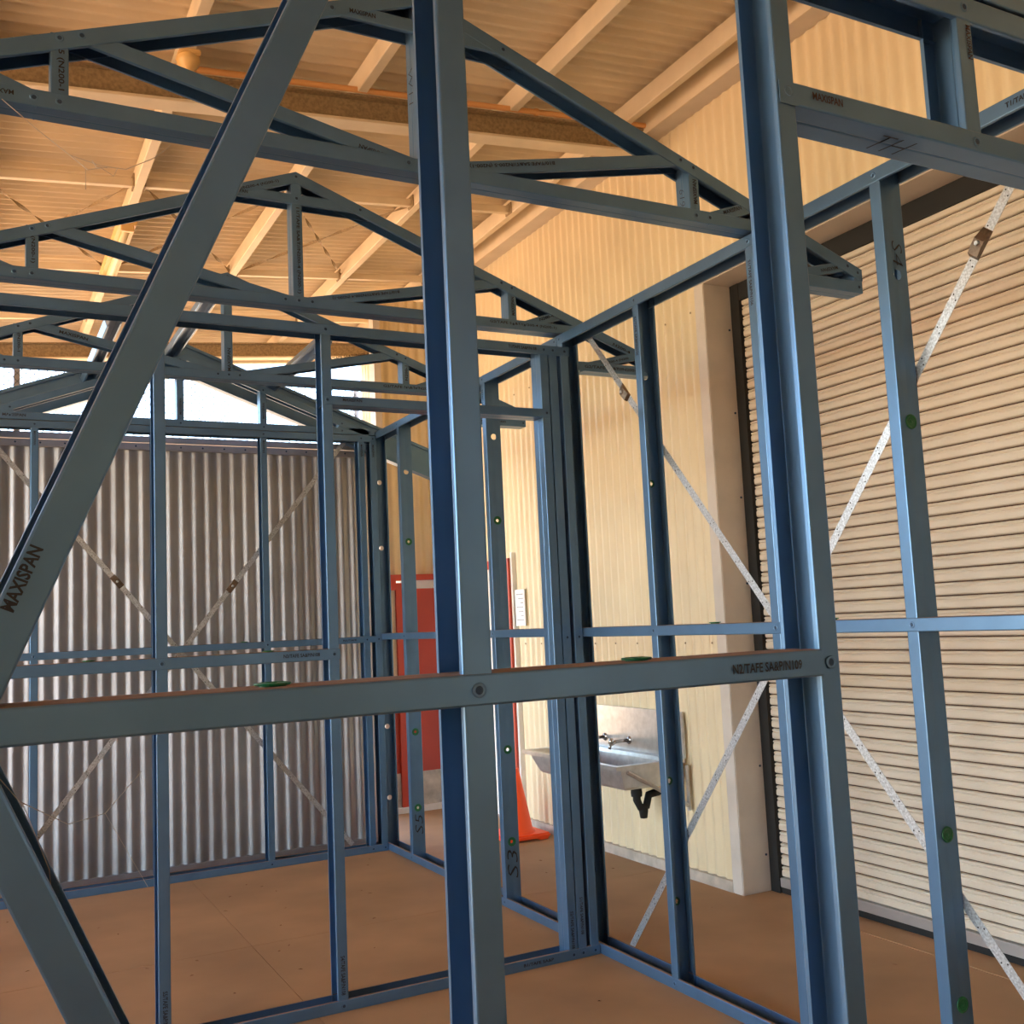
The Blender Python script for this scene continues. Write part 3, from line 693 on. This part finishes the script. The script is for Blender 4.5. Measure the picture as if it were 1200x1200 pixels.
for s in (-1, 1):
    x1 = XC + s*1.16
    a, b = (XC, GZ-W_ if False else GZ-0.047), (x1, GZ-0.047-SLP*1.16)
    if s > 0: gseg('rafter', *a, *b, web='up', c0=(0, XC), c1=(0, x1))
    else: gseg('rafter', *b, *a, web='up', c0=(0, x1), c1=(0, XC))
    # barge rafter beyond the screen line
    zb = 3.262
    bm = bmesh.new(); x2 = XC + s*1.70
    for (y0_, y1_, h0, h1) in ((6.560, 6.575, -0.205, 0.0), (6.545, 6.612, -0.020, 0.0), (6.545, 6.612, -0.205, -0.190)):
        vs = [bm.verts.new((x, y, zb - SLP*abs(x-XC) + h)) for h in (h0, h1) for x, y in ((XC,y0_),(x2,y0_),(x2,y1_),(XC,y1_))]
        for f in ((3,2,1,0),(4,5,6,7),(0,1,5,4),(1,2,6,5),(2,3,7,6),(3,0,4,7)): bm.faces.new([vs[i] for i in f])
    obj_from_bm('barge_rafter', bm, 'steel', GT)
for x in (0.178, 0.690, 1.110, 1.616, 2.128):
    h = GZ - SLP*abs(x-XC) - 0.05
    o = cee('post', GT, (x-0.021, 6.342, 2.683), (x-0.021, 6.342, h+0.03), Y_, X_, D=0.071, W=0.042)
    rivet(GT, (x, 6.339, 2.697), -Y_); rivet(GT, (x, 6.339, h+0.022), -Y_)
    if x in (1.110, 1.616): text('MAXISPAN', o, (x, 6.342, 2.80), Z_, -X_, 0.10, 0.015, bold=0.020)
for x in (0.58, 1.03, 1.65):
    xm = x+0.038; zo = GZ - SLP*abs(xm-XC) + (0.022 if abs(xm-XC) > 0.2 else 0.01)
    tl = -SLP*(1 if xm > XC else -1)*(0.9 if abs(xm-XC) > 0.2 else 0.0)
    A_ = Vector((1, 0, tl)).normalized(); B_ = Vector((-A_.z, 0, A_.x))
    cee('outrigger', GT, Vector((x, 5.285, zo - tl*-0.0)) + B_*0.05 - A_*0.0 - Vector((0, 0, tl*0.038)), Vector((x, 6.556, zo)) + B_*0.05 - Vector((0, 0, tl*0.038)), A_, -B_, D=0.076, W=0.044)

# ================================================================== OBJECTS
# trough sink on the side wall
SK = thing('wall_trough_sink', (3.42, 5.10, 0.5), 'stainless steel trough sink with splashback on the cream wall', 'sink')
bm = bmesh.new()
x0, x1, y0, y1, zt = 2.965, 3.405, 4.58, 5.61, 0.632
def ring(x0, x1, y0, y1, z): return [bm.verts.new(p) for p in ((x0,y0,z),(x1,y0,z),(x1,y1,z),(x0,y1,z))]
rg = [ring(x0, x1, y0, y1, zt-0.022), ring(x0, x1, y0, y1, zt), ring(x0+0.035, x1-0.05, y0+0.035, y1-0.05, zt), ring(x0+0.040, x1-0.055, y0+0.040, y1-0.075, zt-0.02), ring(x0+0.06, x1-0.07, y0+0.05, y1-0.13, zt-0.125)]
for a, b in zip(rg[:-1], rg[1:]):
    for k in range(4): bm.faces.new((a[k], a[(k+1) % 4], b[(k+1) % 4], b[k]))
bm.faces.new(rg[-1])
og = [ring(x0+0.03, x1-0.045, y0+0.004, y1-0.045, zt-0.022), ring(x0+0.033, x1-0.05, y0+0.004, y1-0.06, zt-0.045), ring(x0+0.05, x1-0.06, y0+0.008, y1-0.12, zt-0.115), ring(x0+0.07, x1-0.08, y0+0.03, y1-0.15, zt-0.130)]
for k in range(4): bm.faces.new((rg[0][k], rg[0][(k+1) % 4], og[0][(k+1) % 4], og[0][k]))
for a, b in zip(og[:-1], og[1:]):
    for k in range(4): bm.faces.new((a[k], a[(k+1) % 4], b[(k+1) % 4], b[k]))
bm.faces.new(og[-1])
obj_from_bm('basin', bm, 'stain', SK)
box('splashback', (3.402, 4.58, 0.632), (3.418, 5.63, 0.878), 'stain', SK, bev=0.003)
for y in (5.36, 5.10):
    bm = bmesh.new(); lathe_bm(bm, [(0.024, 0), (0.022, 0.006), (0.010, 0.009)], (3.402, y, 0.690), (-1, 0, 0), 14)
    tube_bm(bm, [(3.40, y, 0.690), (3.30, y+0.005, 0.690), (3.285, y+0.006, 0.688)], 0.010, 10)
    tp = obj_from_bm('tap', bm, 'chrome', SK, True)
    bm = bmesh.new(); tube_bm(bm, [(3.31, y, 0.688), (3.27, y, 0.672), (3.262, y, 0.650)], 0.009, 10); obj_from_bm('spout', bm, 'chrome', tp, True)
    bm = bmesh.new(); lathe_bm(bm, [(0.008, 0), (0.019, 0.006), (0.019, 0.022), (0.010, 0.028), (0, 0.028)], (3.290, y, 0.690), (-0.9, 0.2, 0.3), 10); obj_from_bm('handle', bm, 'chrome', tp, True)
bm = bmesh.new(); tube_bm(bm, [(3.03, 4.572, 0.600), (3.41, 4.572, 0.385)], 0.011, 6); tube_bm(bm, [(3.41, 4.572, 0.60), (3.41, 4.572, 0.36)], 0.010, 6); obj_from_bm('bracket', bm, 'stain', SK)
bm = bmesh.new(); tube_bm(bm, [(3.03, 5.50, 0.600), (3.41, 5.50, 0.385)], 0.011, 6); obj_from_bm('bracket', bm, 'stain', SK)
bm = bmesh.new(); tube_bm(bm, [(3.25, 4.83, 0.51), (3.25, 4.83, 0.40), (3.27, 4.83, 0.36), (3.31, 4.83, 0.36), (3.33, 4.83, 0.42), (3.40, 4.83, 0.43)], 0.022, 10)
lathe_bm(bm, [(0.03, -0.02), (0.032, 0), (0.03, 0.02)], (3.25, 4.83, 0.44), (0, 0, 1), 10); lathe_bm(bm, [(0.0, -0.05), (0.02, -0.045), (0.026, -0.01), (0.026, 0.02)], (3.29, 4.83, 0.345), (0, 0, 1), 10)
obj_from_bm('waste_trap', bm, 'black', SK, True)
# traffic cone
TC = thing('traffic_cone', (3.17, 6.13, 0), 'orange traffic cone on the floor below the trough sink', 'traffic cone')
bm = bmesh.new(); lathe_bm(bm, [(0.125, 0.035), (0.118, 0.05), (0.105, 0.06), (0.030, 0.445), (0.026, 0.450), (0.020, 0.450), (0.020, 0.38)], (3.17, 6.13, 0), (0, 0, 1), 24); obj_from_bm('cone_body', bm, 'cone', TC, True)
bm = bmesh.new(); box_bm(bm, (3.005, 5.965, 0.012), (3.335, 6.295, 0.042)); bmesh.ops.bevel(bm, geom=bm.edges[:], offset=0.010, segments=2, affect='EDGES'); obj_from_bm('cone_base', bm, 'cone', TC)
for dx in (-1, 1):
    for dy in (-1, 1): box('foot', (3.17+dx*0.12-0.03, 6.13+dy*0.12-0.03, 0.0), (3.17+dx*0.12+0.03, 6.13+dy*0.12+0.03, 0.014), 'cone', TC)
# paper notice
PN = box('paper_notice', (3.412, 6.325, 1.375), (3.4195, 6.462, 1.630), 'paper'); tag(PN, 'white paper notice fixed to the cream wall by the red door', 'notice')
bm = bmesh.new()
for k in range(7):
    vs = [bm.verts.new((3.4115, y, z)) for y, z in ((6.345, 1.60-k*0.03), (6.445-0.03*(k % 3), 1.60-k*0.03), (6.445-0.03*(k % 3), 1.592-k*0.03), (6.345, 1.592-k*0.03))]
    bm.faces.new(vs)
obj_from_bm('printed_lines', bm, 'rail', PN)
# round fitting and batten light on the roof purlin
RFT = thing('round_roof_fitting', (0.80, 4.29, zr(0.8)), 'small round cream fitting under a roof purlin', 'roof fitting')
box('mounting_box', (0.755, 4.24, zr(0.8)-0.022), (0.845, 4.34, zr(0.8)-0.001), 'yell', RFT, bev=0.004)
bm = bmesh.new(); lathe_bm(bm, [(0.048, 0.0), (0.050, 0.012), (0.046, 0.030), (0.038, 0.034), (0.036, 0.046), (0.024, 0.050), (0.022, 0.060), (0, 0.064)], (0.80, 4.29, zr(0.8)-0.022), (0, 0, -1), 20); obj_from_bm('stepped_dome', bm, 'yell', RFT, True)
BL = thing('batten_light', (0.80, 6.75, zr(0.8)), 'yellowed batten light under a roof purlin', 'light fitting')
bm = bmesh.new(); z_ = zr(0.8)
vs0 = [(0.745, 0.0), (0.860, 0.0), (0.850, -0.030), (0.755, -0.030)]
R0 = [bm.verts.new((x, 6.25, z_+h)) for x, h in vs0]; R1 = [bm.verts.new((x, 7.24, z_+h)) for x, h in vs0]
for k in range(4): bm.faces.new((R0[k], R0[(k+1) % 4], R1[(k+1) % 4], R1[k]))
bm.faces.new(R0); bm.faces.new(R1); obj_from_bm('housing', bm, 'yell', BL)
bm = bmesh.new(); tube_bm(bm, [(0.802, 6.29, z_-0.042), (0.802, 7.20, z_-0.042)], 0.022, 12); obj_from_bm('diffuser_tube', bm, 'diff', BL, True)
for y in (6.265, 7.225): box('end_cap', (0.765, y-0.015, z_-0.068), (0.84, y+0.015, z_-0.028), 'yell', BL, bev=0.004)
# cobwebs
def cob(label, lines, r=0.0007):
    bm = bmesh.new()
    for ln in lines: tube_bm(bm, ln, r, 4, False)
    o = obj_from_bm('cobweb', bm, 'web'); o['kind'] = 'stuff'; tag(o, label, 'cobweb')
cob('loose cobweb hanging from the near truss chord', [[(0.052, 2.605, 2.705), (0.13, 2.60, 2.64), (0.20, 2.59, 2.585), (0.27, 2.59, 2.57), (0.33, 2.60, 2.575), (0.40, 2.605, 2.62), (0.44, 2.605, 2.66)], [(0.20, 2.59, 2.585), (0.24, 2.58, 2.55), (0.27, 2.58, 2.56), (0.30, 2.59, 2.548), (0.31, 2.59, 2.572)], [(0.235, 2.58, 2.55), (0.235, 2.58, 2.50)], [(0.25, 2.585, 2.578), (0.26, 2.58, 2.56), (0.285, 2.585, 2.565)]], 0.0012)
cob('thin cobweb strands beside the lower diagonal brace', [[(0.045, 1.23, 1.245), (0.11, 1.45, 1.18), (0.17, 1.60, 1.165)], [(0.17, 1.60, 1.165), (0.24, 1.75, 1.20)], [(0.17, 1.60, 1.165), (0.23, 1.62, 1.05)], [(0.0, 1.19, 1.31), (0.05, 1.22, 1.24), (0.075, 1.23, 1.17), (0.082, 1.24, 1.10)]], 0.0005)
# small litter on the floor
lm = []
for k in range(70):
    x, y = random.uniform(0.1, 3.3), random.uniform(2.9, 6.2)
    r_ = random.uniform(0.004, 0.011); a = random.uniform(0, 6.28)
    if abs(x-2.40) < 0.12 or abs(y-3.88) < 0.12: continue
    bm = bmesh.new()
    vs = [bm.verts.new((x+r_*1.5*math.cos(a), y+r_*1.5*math.sin(a), 0.001)), bm.verts.new((x-r_*0.5*math.sin(a), y+r_*0.5*math.cos(a), 0.004)), bm.verts.new((x-r_*1.5*math.cos(a), y-r_*1.5*math.sin(a), 0.001)), bm.verts.new((x+r_*0.5*math.sin(a), y-r_*0.5*math.cos(a), 0.0015))]
    bm.faces.new(vs); bmesh.ops.solidify(bm, geom=bm.faces[:], thickness=0.001)
    lm.append(bm)
big = bmesh.new()
for b in lm:
    me = bpy.data.meshes.new('x'); b.to_mesh(me); b.free(); big.from_mesh(me); bpy.data.meshes.remove(me)
lo = obj_from_bm('floor_litter', big, 'leaf'); tag(lo, 'scattered dry leaf bits and grit on the floor', 'litter', kind='stuff')
